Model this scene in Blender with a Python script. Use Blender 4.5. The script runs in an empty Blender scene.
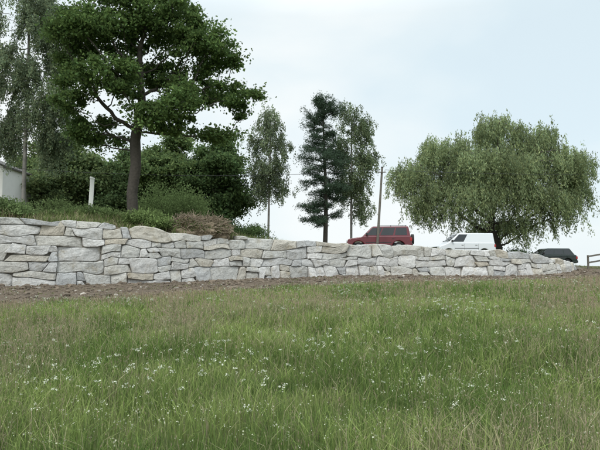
import bpy, bmesh, math, random
import numpy as np
from mathutils import Vector, noise, Matrix

R = np.random.default_rng(7)
random.seed(7)
SC = bpy.context.scene

# ------------------------------------------------------------------ helpers
def link(o):
    SC.collection.objects.link(o); return o

def np_mesh(name, V, quads=None, tris=None, cols=None, mat=None, smooth=False, parent=None, mats=None, midx=None):
    V = np.asarray(V, dtype=np.float32)
    quads = np.zeros((0,4),np.int32) if quads is None else np.asarray(quads,dtype=np.int32)
    tris = np.zeros((0,3),np.int32) if tris is None else np.asarray(tris,dtype=np.int32)
    me = bpy.data.meshes.new(name)
    me.vertices.add(len(V)); me.vertices.foreach_set('co', V.ravel())
    nl = quads.size + tris.size
    me.loops.add(nl)
    me.loops.foreach_set('vertex_index', np.concatenate([quads.ravel(), tris.ravel()]).astype(np.int32))
    nf = len(quads)+len(tris)
    me.polygons.add(nf)
    st = np.concatenate([np.arange(len(quads))*4, quads.size+np.arange(len(tris))*3]).astype(np.int32)
    me.polygons.foreach_set('loop_start', st)
    me.update(calc_edges=True)
    if cols is not None:
        a = me.color_attributes.new('Col','FLOAT_COLOR','POINT')
        c = np.ones((len(V),4),np.float32); c[:,:3]=cols
        a.data.foreach_set('color', c.ravel())
    if mat: me.materials.append(mat)
    me.polygons.foreach_set('use_smooth', np.full(nf, smooth, dtype=bool))
    me.validate()
    o = link(bpy.data.objects.new(name, me))
    if parent: o.parent = parent
    return o

def empty(name, loc=(0,0,0), rotz=0):
    e = link(bpy.data.objects.new(name, None)); e.location = loc; e.rotation_euler=(0,0,rotz); return e

def vnoise(x, y, scale, seed):
    r = np.random.default_rng(seed); G = r.random((256,256))
    u = np.asarray(x)/scale+1000.3; v = np.asarray(y)/scale+1000.7
    i = np.floor(u).astype(int); j = np.floor(v).astype(int); fu=u-i; fv=v-j
    fu=fu*fu*(3-2*fu); fv=fv*fv*(3-2*fv)
    i0=i%256; i1=(i+1)%256; j0=j%256; j1=(j+1)%256
    return (G[i0,j0]*(1-fu)+G[i1,j0]*fu)*(1-fv)+(G[i0,j1]*(1-fu)+G[i1,j1]*fu)*fv

def smooth01(t):
    t=np.clip(t,0,1); return t*t*(3-2*t)

# ------------------------------------------------------------------ materials
def new_mat(name):
    m = bpy.data.materials.new(name); m.use_nodes=True
    nt=m.node_tree; nt.nodes.clear()
    out=nt.nodes.new('ShaderNodeOutputMaterial')
    return m, nt, out

def simple_mat(name, col, rough=0.6, metal=0.0, spec=0.5, coat=0.0, nscale=0, namp=0.15, bump=0.0):
    m,nt,out=new_mat(name)
    p=nt.nodes.new('ShaderNodeBsdfPrincipled')
    p.inputs['Roughness'].default_value=rough; p.inputs['Metallic'].default_value=metal
    p.inputs['Specular IOR Level'].default_value=spec; p.inputs['Coat Weight'].default_value=coat
    p.inputs['Base Color'].default_value=(*col,1)
    if nscale:
        tc=nt.nodes.new('ShaderNodeTexCoord')
        n=nt.nodes.new('ShaderNodeTexNoise'); n.inputs['Scale'].default_value=nscale; n.inputs['Detail'].default_value=6
        nt.links.new(tc.outputs['Object'],n.inputs['Vector'])
        mx=nt.nodes.new('ShaderNodeMix'); mx.data_type='RGBA'
        mx.inputs['A'].default_value=(*[c*(1-namp*2) for c in col],1)
        mx.inputs['B'].default_value=(*[min(1,c*(1+namp*2)) for c in col],1)
        nt.links.new(n.outputs['Fac'],mx.inputs['Factor']); nt.links.new(mx.outputs['Result'],p.inputs['Base Color'])
        if bump:
            b=nt.nodes.new('ShaderNodeBump'); b.inputs['Strength'].default_value=bump; b.inputs['Distance'].default_value=0.05
            nt.links.new(n.outputs['Fac'],b.inputs['Height']); nt.links.new(b.outputs['Normal'],p.inputs['Normal'])
    nt.links.new(p.outputs[0],out.inputs[0])
    return m

def leaf_mat(name, transl=0.3):
    m,nt,out=new_mat(name)
    a=nt.nodes.new('ShaderNodeAttribute'); a.attribute_name='Col'
    p=nt.nodes.new('ShaderNodeBsdfDiffuse')
    t=nt.nodes.new('ShaderNodeBsdfTranslucent')
    mx=nt.nodes.new('ShaderNodeMixShader'); mx.inputs[0].default_value=transl
    nt.links.new(a.outputs['Color'],p.inputs['Color']); nt.links.new(a.outputs['Color'],t.inputs['Color'])
    nt.links.new(p.outputs[0],mx.inputs[1]); nt.links.new(t.outputs[0],mx.inputs[2]); nt.links.new(mx.outputs[0],out.inputs[0])
    return m

M_leaf=leaf_mat('leaf_foliage',0.4); M_grass=leaf_mat('grass_blades',0.25)
M_bark=simple_mat('bark_dark',(0.06,0.052,0.043),0.9,nscale=9,namp=0.3,bump=0.6)
M_birch=simple_mat('bark_birch',(0.19,0.18,0.165),0.8,nscale=3,namp=0.48,bump=0.3)
M_wood=simple_mat('weathered_wood',(0.14,0.128,0.11),0.85,nscale=12,namp=0.25,bump=0.3)

# ------------------------------------------------------------------ wall line & terrain
WP = np.array([ # x, y, top z, base z
 (-22.0,21.0,3.60,0.66),(-14.8,24.0,3.62,0.69),(-12.86,25.0,3.62,0.70),(-10.7,26.0,3.65,0.71),(-9.26,27.0,3.59,0.72),
 (-6.8,28.3,3.35,0.75),(-5.06,29.5,3.22,0.79),(-2.66,31.0,3.04,0.86),(0,32.5,2.94,0.90),(2.92,34.0,2.88,0.99),
 (6.0,35.0,2.80,1.00),(9.19,35.7,2.67,0.93),(12.52,36.5,2.54,0.91),(15.64,38.0,2.28,0.95),(18.5,40.0,1.94,1.12),(20.5,42.0,1.62,1.31)])
TX=np.array([-22,-9,-5,0,5.5,12,16,20.5,30]); TZ=np.array([4.1,4.1,3.4,2.85,2.45,2.15,1.8,1.38,1.4])
wx=np.append(WP[:,0],30); wyv=np.append(WP[:,1],50); wt=np.append(WP[:,2],1.4); wb=np.append(WP[:,3],1.4)
def wall_y(x): return np.interp(x,wx,wyv)
def ground_z(x,y):
    x=np.asarray(x,float); y=np.asarray(y,float)
    W=wall_y(x); zb=np.interp(x,wx,wb); zt=np.interp(x,wx,wt); T=np.interp(x,TX,TZ)
    t=np.clip(y/W,0,1)
    z=zb*t**1.2 + np.where(y<0, 0.02*np.maximum(y,-60),0)
    z=z+ (vnoise(x,y,2.5,11)-0.5)*0.12*smooth01((W-y)/3)+(vnoise(x,y,7,12)-0.5)*0.18*smooth01((W-y)/6)*smooth01(y/6)
    d=y-W
    ter=(zt-0.14)+(T-(zt-0.14))*smooth01((d-0.7)/4)
    ter=ter+(vnoise(x,y,1.3,13)-0.5)*0.12*smooth01((d-0.7)/1.0)
    fall=smooth01((d-45)/110); ter=ter*(1-fall)+(-1.0)*fall
    return np.where(d>0.72, ter, z)
def gz(x,y): return float(ground_z(np.array([x]),np.array([y]))[0])

xs=np.concatenate([-np.geomspace(900,31,22),np.arange(-30,34,0.5),np.geomspace(35,900,22)])
rows=[]
ya=np.concatenate([-np.geomspace(900,2,16),[0]])
fr=np.linspace(0.02,0.985,95)
dd=np.array([-0.15,0.1,0.70,0.75,1,1.5,2,2.6,3.2,4,5,6,8,10,14,20,30,45,60,80,100,120,160,250,450,900])
WW=wall_y(xs)
for y in ya: rows.append(np.full_like(xs,y))
for f in fr: rows.append(WW*f)
for d in dd: rows.append(WW+d)
Yg=np.array(rows); Xg=np.tile(xs,(len(rows),1))
Zg=ground_z(Xg,Yg)
dW=Yg-wall_y(Xg)
def strip_w(x): return np.interp(x,[-22,-13,-6,0,10,20],[11.5,10.8,9.6,8.4,7.2,4.5])
def edge_n(x,y): return (vnoise(x,y,1.4,5)-0.5)*2.2+(vnoise(x,y,4.5,6)-0.5)*2.2
edge=strip_w(Xg)+edge_n(Xg,Yg)
soil=smooth01((dW+edge)/0.9)*(dW<0.73)*(Xg<22.5)
terr=(dW>0.73)*1.0
nr,nc=Xg.shape
idx=np.arange(nr*nc).reshape(nr,nc)
q=np.stack([idx[:-1,:-1],idx[:-1,1:],idx[1:,1:],idx[1:,:-1]],-1).reshape(-1,4)
cols=np.stack([soil.ravel(),terr.ravel(),np.zeros(nr*nc)],-1)
m,nt,out=new_mat('ground_meadow_soil')
L=nt.links.new
a=nt.nodes.new('ShaderNodeAttribute'); a.attribute_name='Col'
sep=nt.nodes.new('ShaderNodeSeparateColor'); L(a.outputs['Color'],sep.inputs[0])
tc=nt.nodes.new('ShaderNodeNewGeometry')
def nz(scale,det=6,rough=0.6):
    n=nt.nodes.new('ShaderNodeTexNoise'); n.inputs['Scale'].default_value=scale; n.inputs['Detail'].default_value=det; n.inputs['Roughness'].default_value=rough
    L(tc.outputs['Position'],n.inputs['Vector']); return n
def ramp(src,stops):
    r=nt.nodes.new('ShaderNodeValToRGB'); e=r.color_ramp.elements
    e[0].position=stops[0][0]; e[0].color=(*stops[0][1],1); e[1].position=stops[-1][0]; e[1].color=(*stops[-1][1],1)
    for s in stops[1:-1]:
        k=e.new(s[0]); k.color=(*s[1],1)
    L(src,r.inputs[0]); return r
def mixc(f,A,B):
    x=nt.nodes.new('ShaderNodeMix'); x.data_type='RGBA'; L(f,x.inputs['Factor']); L(A,x.inputs['A']); L(B,x.inputs['B']); return x.outputs['Result']
n1=nz(1.2); n2=nz(9,8,0.7); n3=nz(3,8,0.7)
gcol=ramp(n1.outputs['Fac'],[(0.3,(0.06,0.085,0.025)),(0.5,(0.09,0.125,0.035)),(0.7,(0.13,0.13,0.06))])
scol=ramp(n2.outputs['Fac'],[(0.3,(0.075,0.056,0.040)),(0.5,(0.15,0.118,0.087)),(0.72,(0.24,0.20,0.155))])
tcol=ramp(n3.outputs['Fac'],[(0.35,(0.07,0.08,0.03)),(0.55,(0.16,0.14,0.09)),(0.7,(0.25,0.23,0.19))])
c1=mixc(sep.outputs[0],gcol.outputs[0],scol.outputs[0]); c2=mixc(sep.outputs[1],c1,tcol.outputs[0])
p=nt.nodes.new('ShaderNodeBsdfPrincipled'); p.inputs['Roughness'].default_value=0.95; p.inputs['Specular IOR Level'].default_value=0.15
b=nt.nodes.new('ShaderNodeBump'); b.inputs['Strength'].default_value=0.9; b.inputs['Distance'].default_value=0.12
L(n2.outputs['Fac'],b.inputs['Height']); L(b.outputs['Normal'],p.inputs['Normal']); L(c2,p.inputs['Base Color']); L(p.outputs[0],out.inputs[0])
np_mesh('ground',np.stack([Xg.ravel(),Yg.ravel(),Zg.ravel()],-1),quads=q,cols=cols,mat=m,smooth=True)

# ------------------------------------------------------------------ stone wall
seg=np.hypot(np.diff(WP[:,0]),np.diff(WP[:,1])); S=np.concatenate([[0],np.cumsum(seg)]); SL=S[-1]
def wall_c(s):
    s=np.asarray(s,float)
    x=np.interp(s,S,WP[:,0]); y=np.interp(s,S,WP[:,1])
    x0=np.interp(s-1.2,S,WP[:,0]); x1=np.interp(s+1.2,S,WP[:,0]); y0=np.interp(s-1.2,S,WP[:,1]); y1=np.interp(s+1.2,S,WP[:,1])
    tx=x1-x0; ty=y1-y0; l=np.hypot(tx,ty)
    return x,y,ty/l,-tx/l,np.interp(s,S,WP[:,2]),np.interp(s,S,WP[:,3])
BAT=0.14
def wall_pt(s,h,d):
    x,y,nx,ny,zt,zb=wall_c(s)
    o=d-BAT*h
    return np.stack([x+nx*o,y+ny*o,zb+h],-1)
ks=np.arange(0,SL+1,0.7)
ncourse=8
CH=[0.60,0.5,0.58,0.46,0.54,0.44,0.5,0.45]
bounds=[np.full(len(ks),-0.12)]
acc=0
for k in range(ncourse):
    acc+=CH[k]
    bounds.append(acc+R.uniform(-0.12,0.12,len(ks))+0.12*np.sin(ks*0.35+k*1.7))
for k in range(1,len(bounds)):
    bounds[k]=np.maximum(bounds[k],bounds[k-1]+0.22)
SV=[];SQ=[];SCc=[];off=0
palette=[((0.58,0.57,0.535),6),((0.55,0.55,0.53),5),((0.62,0.617,0.605),7),((0.52,0.523,0.52),4),((0.48,0.49,0.495),2.2),((0.58,0.553,0.495),3.5),((0.54,0.50,0.43),1.2),((0.44,0.445,0.445),.8),((0.65,0.645,0.635),5)]
pw=np.array([w for _,w in palette]); pw=pw/pw.sum()
def add_stone(sl0,sr0,sl1,sr1,fb,ft,depth=0.55):
    global off
    nu,nv=17,11
    u=np.linspace(0,1,nu); v=np.linspace(0,1,nv)
    u=0.5-0.5*np.cos(np.pi*u)*0.45-0.55*(0.5-u); v=0.5-0.5*np.cos(np.pi*v)*0.45-0.55*(0.5-v)
    U,V=np.meshgrid(u,v)
    a=2*U-1; bb=2*V-1
    a2=a.copy(); b2=bb.copy()
    for sx in(-1,1):
        for sy in(-1,1):
            cc=R.choice([0.01,0.07,R.uniform(0.12,0.38)],p=[.45,.32,.23])
            w=np.clip(a*sx,0,1)**4*np.clip(bb*sy,0,1)**4
            a2=a2-sx*cc*w*R.uniform(0.1,0.6); b2=b2-sy*cc*w
    Uu=(a2+1)/2; Vv=(b2+1)/2
    sl=sl0+(sl1-sl0)*Vv; sr=sr0+(sr1-sr0)*Vv
    g=R.uniform(0.003,0.016)
    s=(sl+g)+(sr-sl-2*g)*Uu
    hb=fb(s)+g*0.7; ht=ft(s)-g*0.7
    h=hb+np.maximum(ht-hb,0.05)*Vv
    W_=s.max()-s.min(); H_=h.max()-h.min()
    X_=(s-s.mean()); Y_=(h-h.mean())
    dep=np.full(s.shape,0.5)
    for _ in range(4):
        an=R.uniform(0,2*np.pi); sl_=R.uniform(0.03,0.28)
        dep=np.minimum(dep,R.uniform(0.0,0.06)+sl_*(X_*np.cos(an)*0.7+Y_*np.sin(an)))
    dep=np.maximum(dep,-0.11)+R.uniform(-0.05,0.05)
    ex=np.minimum((1-np.abs(a))*W_/2,(1-np.abs(bb))*H_/2)
    dep=dep-0.035*np.clip(1-ex/0.02,0,1)
    sd=R.uniform(0,500)
    nz_=np.array([noise.fractal(Vector((ss*3.0+sd,hh*3.6,sd)),0.7,2.0,4) for ss,hh in zip(s.ravel(),h.ravel())]).reshape(s.shape)
    dep=dep+0.030*nz_
    s=s+0.011*nz_; h=h+0.015*nz_*np.sin(sd)
    P=wall_pt(s.ravel(),h.ravel(),dep.ravel())
    ids=np.arange(nu*nv).reshape(nv,nu)
    loop=np.concatenate([ids[0,:],ids[1:,-1],ids[-1,-2::-1],ids[-2:0:-1,0]])
    ps=s.ravel()[loop]; ph=h.ravel()[loop]
    B=wall_pt(ps*0.94+s.mean()*0.06,ph,np.full(len(ps),-depth))
    nb=len(loop); n0=nu*nv
    Q=np.stack([ids[:-1,:-1],ids[:-1,1:],ids[1:,1:],ids[1:,:-1]],-1).reshape(-1,4)
    li=np.arange(nb); lj=(li+1)%nb
    Q2=np.stack([loop[lj],loop[li],n0+li,n0+lj],-1)
    SV.append(P);SV.append(B);SQ.append(np.concatenate([Q,Q2])+off)
    col=np.array(palette[R.choice(len(palette),p=pw)][0])*R.uniform(0.85,1.05)*0.92
    SCc.append(np.tile(col,(n0+nb,1))); off+=n0+nb
H=lambda s: np.interp(s,S,WP[:,2]-WP[:,3])
tk=np.arange(0,SL+1,0.8); tr=R.uniform(-0.12,0.10,len(tk))
def topf(s): return H(s)+np.interp(s,tk,tr)
for k in range(ncourse):
    joints=[(0.0,0.0)]
    s=0
    while s<SL:
        w=R.choice([R.uniform(0.35,0.65),R.uniform(0.65,1.2),R.uniform(1.2,2.1)],p=[0.27,0.46,0.27])
        s+=w; sl=R.choice([R.uniform(-.04,.04),R.uniform(-0.17,0.17)])
        joints.append((s-sl,s+sl))
    for (l0,l1),(r0,r1) in zip(joints[:-1],joints[1:]):
        if max(r0,r1)>SL: continue
        mid=(l0+r0)/2
        bm=float(np.interp(mid,ks,bounds[k])); tm=float(np.interp(mid,ks,bounds[k+1])); top=float(topf(mid))
        if bm>top-0.2: continue
        fb=lambda q,k=k: np.interp(q,ks,bounds[k])
        if tm>top-0.2:
            add_stone(l0,r0,l1,r1,fb,lambda q: topf(q)); continue
        ft=lambda q,k=k: np.interp(q,ks,bounds[k+1])
        hh=tm-bm
        if hh>0.50 and R.random()<0.38:
            f=R.uniform(0.34,0.66); tl=R.uniform(-0.16,0.16)
            fm=lambda q,fb=fb,ft=ft,f=f,tl=tl,mid=mid: fb(q)+(ft(q)-fb(q))*np.clip(f+tl*(q-mid),0.2,0.8)
            add_stone(l0,r0,l1,r1,fb,fm)
            if r0-l0>0.9 and R.random()<0.6:
                j=mid+R.uniform(-0.15,0.15); add_stone(l0,j,l1,j+0.05,fm,ft); add_stone(j,r0,j+0.05,r1,fm,ft)
            else: add_stone(l0,r0,l1,r1,fm,ft)
        else:
            add_stone(l0,r0,l1,r1,fb,ft)
m,nt,out=new_mat('wall_stone')
L=nt.links.new
a=nt.nodes.new('ShaderNodeAttribute'); a.attribute_name='Col'
tc=nt.nodes.new('ShaderNodeNewGeometry')
n1=nz(2.2,8,0.65); n2=nz(16,8,0.75); n4=nz(5,6,0.7)
r1=ramp(n1.outputs['Fac'],[(0.32,(0.80,0.75,0.66)),(0.45,(1,.99,.975)),(0.7,(1.06,1.06,1.06))])
r2=ramp(n2.outputs['Fac'],[(0.33,(0.62,0.61,0.60)),(0.5,(1,1,1)),(0.75,(1.1,1.1,1.1))])
r4=ramp(n4.outputs['Fac'],[(0.33,(0.74,0.75,0.75)),(0.45,(1,1,1)),(0.8,(1.05,1.05,1.05))])
def mult(A,B,f=1):
    x=nt.nodes.new('ShaderNodeMix'); x.data_type='RGBA'; x.blend_type='MULTIPLY'; x.inputs['Factor'].default_value=f; L(A,x.inputs['A']); L(B,x.inputs['B']); return x.outputs['Result']
c=mult(mult(mult(a.outputs['Color'],r1.outputs[0]),r2.outputs[0]),r4.outputs[0])
p=nt.nodes.new('ShaderNodeBsdfPrincipled'); p.inputs['Roughness'].default_value=0.9; p.inputs['Specular IOR Level'].default_value=0.2
b=nt.nodes.new('ShaderNodeBump'); b.inputs['Strength'].default_value=0.8; b.inputs['Distance'].default_value=0.05
L(n2.outputs['Fac'],b.inputs['Height']); L(b.outputs['Normal'],p.inputs['Normal']); L(c,p.inputs['Base Color']); L(p.outputs[0],out.inputs[0])
wall_e=empty('dry_stone_retaining_wall')
np_mesh('stone_blocks',np.concatenate(SV),quads=np.concatenate(SQ),cols=np.concatenate(SCc),mat=m,smooth=False,parent=wall_e)
ss=np.linspace(0,SL,120)
lo=wall_pt(ss,np.full(120,-0.3),-0.17); hi=wall_pt(ss,H(ss)-0.22,-0.17); bk=wall_pt(ss,H(ss)-0.22,-0.9)
i=np.arange(119)
Q=np.concatenate([np.stack([i,i+1,i+121,i+120],-1),np.stack([i+120,i+121,i+241,i+240],-1)])
M_core=simple_mat('wall_core_rubble',(0.20,0.185,0.16),0.95,nscale=9,namp=0.35,bump=0.8)
np_mesh('rubble_core',np.concatenate([lo,hi,bk]),quads=Q,mat=M_core,parent=wall_e)

# ------------------------------------------------------------------ clods & stones on the soil strip
ico=bmesh.new(); bmesh.ops.create_icosphere(ico,subdivisions=1,radius=1)
iv=np.array([v.co[:] for v in ico.verts]); it=np.array([[v.index for v in f.verts] for f in ico.faces]); ico.free()
def rocks(name,px,py,sz,cols,mat,flat=0.6,zoff=0.0):
    Vs=[];Ts=[];Cs=[];o=0
    gzv=ground_z(px,py)
    for x,y,z,s,c in zip(px,py,gzv,sz,cols):
        w=iv*(1+R.uniform(-0.25,0.25,(len(iv),1)))*np.array([R.uniform(.7,1.3),R.uniform(.7,1.3),flat*R.uniform(.7,1.2)])*s
        an=R.uniform(0,6.28); ca,sa=math.cos(an),math.sin(an)
        w=np.stack([w[:,0]*ca-w[:,1]*sa,w[:,0]*sa+w[:,1]*ca,w[:,2]],-1)+np.array([x,y,z+s*0.15+zoff])
        Vs.append(w);Ts.append(it+o);Cs.append(np.tile(c,(len(iv),1)));o+=len(iv)
    return np_mesh(name,np.concatenate(Vs),tris=np.concatenate(Ts),cols=np.concatenate(Cs),mat=mat)
m,nt,out=new_mat('soil_clod'); L=nt.links.new
a=nt.nodes.new('ShaderNodeAttribute'); a.attribute_name='Col'; tc=nt.nodes.new('ShaderNodeNewGeometry')
n2=nz(25); b=nt.nodes.new('ShaderNodeBump'); b.inputs['Distance'].default_value=0.03
p=nt.nodes.new('ShaderNodeBsdfPrincipled'); p.inputs['Roughness'].default_value=0.95
L(n2.outputs['Fac'],b.inputs['Height']); L(b.outputs['Normal'],p.inputs['Normal']); L(a.outputs['Color'],p.inputs['Base Color']); L(p.outputs[0],out.inputs[0])
n=5500
px=R.uniform(-20,20,n); py=wall_y(px)-R.random(n)**1.2*strip_w(px)*1.0+0.05
sz=R.gamma(2,0.021,n)+0.015
cc=np.where(R.random((n,1))<0.05,np.array([[0.36,0.33,0.29]]),np.array([[0.15,0.118,0.087]]))*R.uniform(0.65,1.25,(n,1))
rocks('soil_clods',px,py,sz,cc,m)

# ------------------------------------------------------------------ grass
def blades(px,py,h,w,colA,colT,lean,zoff=0):
    n=len(px); z=ground_z(px,py)-0.02+zoff
    an=R.uniform(0,2*np.pi,n); la=R.uniform(0,2*np.pi,n)
    wx_=np.cos(an)*w/2; wy_=np.sin(an)*w/2
    lx=np.cos(la)*lean*h; ly=np.sin(la)*lean*h
    V=np.zeros((n,5,3))
    V[:,0]=np.stack([px-wx_,py-wy_,z],-1); V[:,1]=np.stack([px+wx_,py+wy_,z],-1)
    mx=px+lx*0.3; my=py+ly*0.3; mz=z+h*0.58
    V[:,2]=np.stack([mx+wx_*.8,my+wy_*.8,mz],-1); V[:,3]=np.stack([mx-wx_*.8,my-wy_*.8,mz],-1)
    V[:,4]=np.stack([px+lx,py+ly,z+h*np.sqrt(np.clip(1-0.5*lean**2,0.3,1))],-1)
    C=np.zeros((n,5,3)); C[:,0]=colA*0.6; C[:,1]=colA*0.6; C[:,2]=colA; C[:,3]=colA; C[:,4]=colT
    b_=np.arange(n)*5
    return V.reshape(-1,3),np.stack([b_,b_+1,b_+2,b_+3],-1),np.stack([b_+3,b_+2,b_+4],-1),C.reshape(-1,3)

def sample_field(n,y0,y1,power,spread=0.60,marg=2.0):
    u=R.random(n); e=power
    y=(y0**e+u*(y1**e-y0**e))**(1/e)
    x=R.uniform(-1,1,n)*(spread*y+marg)
    k=(y<wall_y(x)-0.1)
    return x[k],y[k]
def brown_patch(x,y):
    v=0.5*vnoise(x,y*0.7,2.3,27)+0.5*vnoise(x,y*0.8,0.8,22)
    return smooth01((v-0.50)/0.17)
def gmask(x,y,extra=0.0):
    d=wall_y(x)-y; e=strip_w(x)+edge_n(x,y)+extra
    return d>e+R.normal(0,0.35,len(x))
def hfade(x,y,lo=0.4,w=5): return np.interp(wall_y(x)-y-strip_w(x),[-0.5,w],[lo,1.0])
x,y=sample_field(390000,3.0,44,1.15)
k=gmask(x,y); x=x[k];y=y[k]
dist=np.hypot(x,y)
bp=brown_patch(x,y); clump=vnoise(x,y,0.4,31)*.55+vnoise(x,y,1.3,32)*.45
hgt=(0.15+0.26*R.random(len(x)))*(0.35+1.25*clump)*hfade(x,y)
wid=np.maximum(0.0055,0.0009*dist)*R.uniform(0.6,1.4,len(x))
gr=np.array([0.175,0.24,0.07]); gr2=np.array([0.29,0.35,0.125]); dk=np.array([0.07,0.125,0.035]); tan=np.array([0.38,0.34,0.215])
mixv=R.random((len(x),1)); big=(vnoise(x,y,2.6,33)*.5+vnoise(x,y,0.6,34)*.5)[:,None]
cA=gr*(1-mixv)+np.where(R.random((len(x),1))<smooth01((big-0.35)/0.3),gr2,dk)*mixv
isd=(R.random((len(x),1))<(0.10+0.30*bp[:,None])); cA=np.where(isd,tan*R.uniform(.6,1.1,(len(x),1)),cA)
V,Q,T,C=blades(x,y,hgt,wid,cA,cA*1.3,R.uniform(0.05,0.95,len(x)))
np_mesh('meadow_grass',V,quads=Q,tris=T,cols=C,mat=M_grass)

# tall seed-head grass: thin stem and loose reddish-brown panicle
x,y=sample_field(72000,3.2,42,1.1)
k=gmask(x,y,0.4)&(R.random(len(x))<0.10+0.80*brown_patch(x,y)); x=x[k];y=y[k]; n=len(x)
dist=np.hypot(x,y); h=R.uniform(0.32,0.66,n)*hfade(x,y,.3,7)
w=np.maximum(0.003,0.0005*dist)
sc=np.array([0.33,0.32,0.19])*R.uniform(.7,1.1,(n,1))
la=R.uniform(0,6.28,n); ln=R.uniform(0.05,0.32,n)
z=ground_z(x,y); tx=x+np.cos(la)*ln*h; ty=y+np.sin(la)*ln*h; tz=z+h
an=R.uniform(0,3.14,n); ax=np.cos(an)*w/2; ay=np.sin(an)*w/2
V1=np.stack([np.stack([x-ax,y-ay,z],-1),np.stack([x+ax,y+ay,z],-1),np.stack([tx,ty,tz],-1)],1)
C1=np.repeat(sc[:,None,:],3,1)
T1=(np.arange(n)*3)[:,None]+np.array([0,1,2])
kk=6
f=R.uniform(0.74,1.02,(n,kk)); spread=(1.03-f)*0.13
ox=R.normal(0,1,(n,kk))*spread*h[:,None]; oy=R.normal(0,1,(n,kk))*spread*h[:,None]
cx=x[:,None]+(tx-x)[:,None]*f+ox; cy=y[:,None]+(ty-y)[:,None]*f+oy; cz=z[:,None]+h[:,None]*f
sw=np.maximum(0.0045,0.0008*dist)[:,None]*R.uniform(.6,1.2,(n,kk)); sh=sw*R.uniform(2.5,5,(n,kk))
bn=R.uniform(0,3.14,(n,kk)); bx=np.cos(bn)*sw/2; by=np.sin(bn)*sw/2
P0=np.stack([cx,cy,cz-sh/2],-1);P1=np.stack([cx+bx,cy+by,cz],-1);P2=np.stack([cx,cy,cz+sh/2],-1);P3=np.stack([cx-bx,cy-by,cz],-1)
V2=np.stack([P0,P1,P2,P3],2).reshape(-1,3)
pc=np.array([0.36,0.275,0.205])*R.uniform(0.65,1.25,(n,1))+np.array([0.02,0.05,0.02])*R.random((n,1))
C2=np.repeat(pc,kk*4,0)
Q2=(np.arange(n*kk)*4)[:,None]+np.array([0,1,2,3])+n*3
np_mesh('seedhead_grass',np.concatenate([V1.reshape(-1,3),V2]),quads=Q2,tris=T1,cols=np.concatenate([C1.reshape(-1,3),C2]),mat=M_grass)

def quad_frames(P,l,w,up=0.5,tdir=None):
    n=len(P); N=R.normal(0,1,(n,3)); N/=np.linalg.norm(N,axis=1)[:,None]; N[:,2]+=up; N/=np.linalg.norm(N,axis=1)[:,None]
    if tdir is None:
        T_=R.normal(0,1,(n,3)); T_=T_-N*np.sum(T_*N,1)[:,None]
    else: T_=tdir
    T_=T_/np.linalg.norm(T_,axis=1)[:,None]
    B_=np.cross(N,T_); B_/=np.maximum(np.linalg.norm(B_,axis=1),1e-6)[:,None]
    l=np.broadcast_to(l,(n,))[:,None]; w=np.broadcast_to(w,(n,))[:,None]
    return np.stack([P-T_*l/2,P+B_*w/2,P+T_*l/2,P-B_*w/2],1).reshape(-1,3)
# white wildflowers
def flowers(name,x,y,h,r,nf,col,fs=(0.16,0.34)):
    n=len(x); z=ground_z(x,y); dist=np.hypot(x,y)
    w=np.maximum(0.003,0.0004*dist)
    an=R.uniform(0,3.14,n); ax=np.cos(an)*w/2; ay=np.sin(an)*w/2
    tx=x+R.normal(0,0.05,n); ty=y+R.normal(0,0.05,n)
    V1=np.stack([np.stack([x-ax,y-ay,z],-1),np.stack([x+ax,y+ay,z],-1),np.stack([tx+ax,ty+ay,z+h],-1),np.stack([tx-ax,ty-ay,z+h],-1)],1).reshape(-1,3)
    C1=np.tile([0.13,0.19,0.06],(n*4,1)); Q1=(np.arange(n)*4)[:,None]+np.arange(4)
    rr=np.sqrt(R.random((n,nf)))*r[:,None]; ta=R.uniform(0,6.28,(n,nf))
    cx=tx[:,None]+rr*np.cos(ta); cy=ty[:,None]+rr*np.sin(ta); cz=(z+h)[:,None]+R.normal(0,0.3,(n,nf))*r[:,None]+0.01
    s=r[:,None]*R.uniform(*fs,(n,nf))
    P=np.stack([cx,cy,cz],-1).reshape(-1,3); s=s.ravel()
    V2=quad_frames(P,s*2,s*2,0.6)
    C2=np.repeat(np.array(col)*R.uniform(0.8,1.0,(len(P),1)),4,0); Q2=(np.arange(len(P))*4)[:,None]+np.arange(4)+n*4
    return np_mesh(name,np.concatenate([V1,V2]),quads=np.concatenate([Q1,Q2]),cols=np.concatenate([C1,C2]),mat=M_grass)
x,y=sample_field(13000,4.5,38,1.3)
fl=vnoise(x,y,1.8,41)*0.6+vnoise(x,y,0.5,42)*0.4
k=gmask(x,y,0.2)&(R.random(len(x))<0.07+smooth01((fl-0.57)/0.2)); x=x[k];y=y[k];n=len(x)
flowers('white_wildflowers',x,y,R.uniform(0.28,0.52,n)*hfade(x,y,.5),R.uniform(0.010,0.034,n)*np.interp(y,[5,20],[1,1.3]),11,(0.66,0.69,0.56))
x,y=sample_field(30000,4.0,38,1.2)
fl=vnoise(x,y,2.5,43)*0.5+vnoise(x,y,0.7,44)*0.5
k=gmask(x,y,0.2)&(R.random(len(x))<0.12+0.8*smooth01((fl-0.52)/0.2)); x=x[k];y=y[k];n=len(x)
flowers('bedstraw_flowers',x,y,R.uniform(0.2,0.45,n)*hfade(x,y,.5),R.uniform(0.02,0.05,n),4,(0.58,0.60,0.45),fs=(0.08,0.18))

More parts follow.
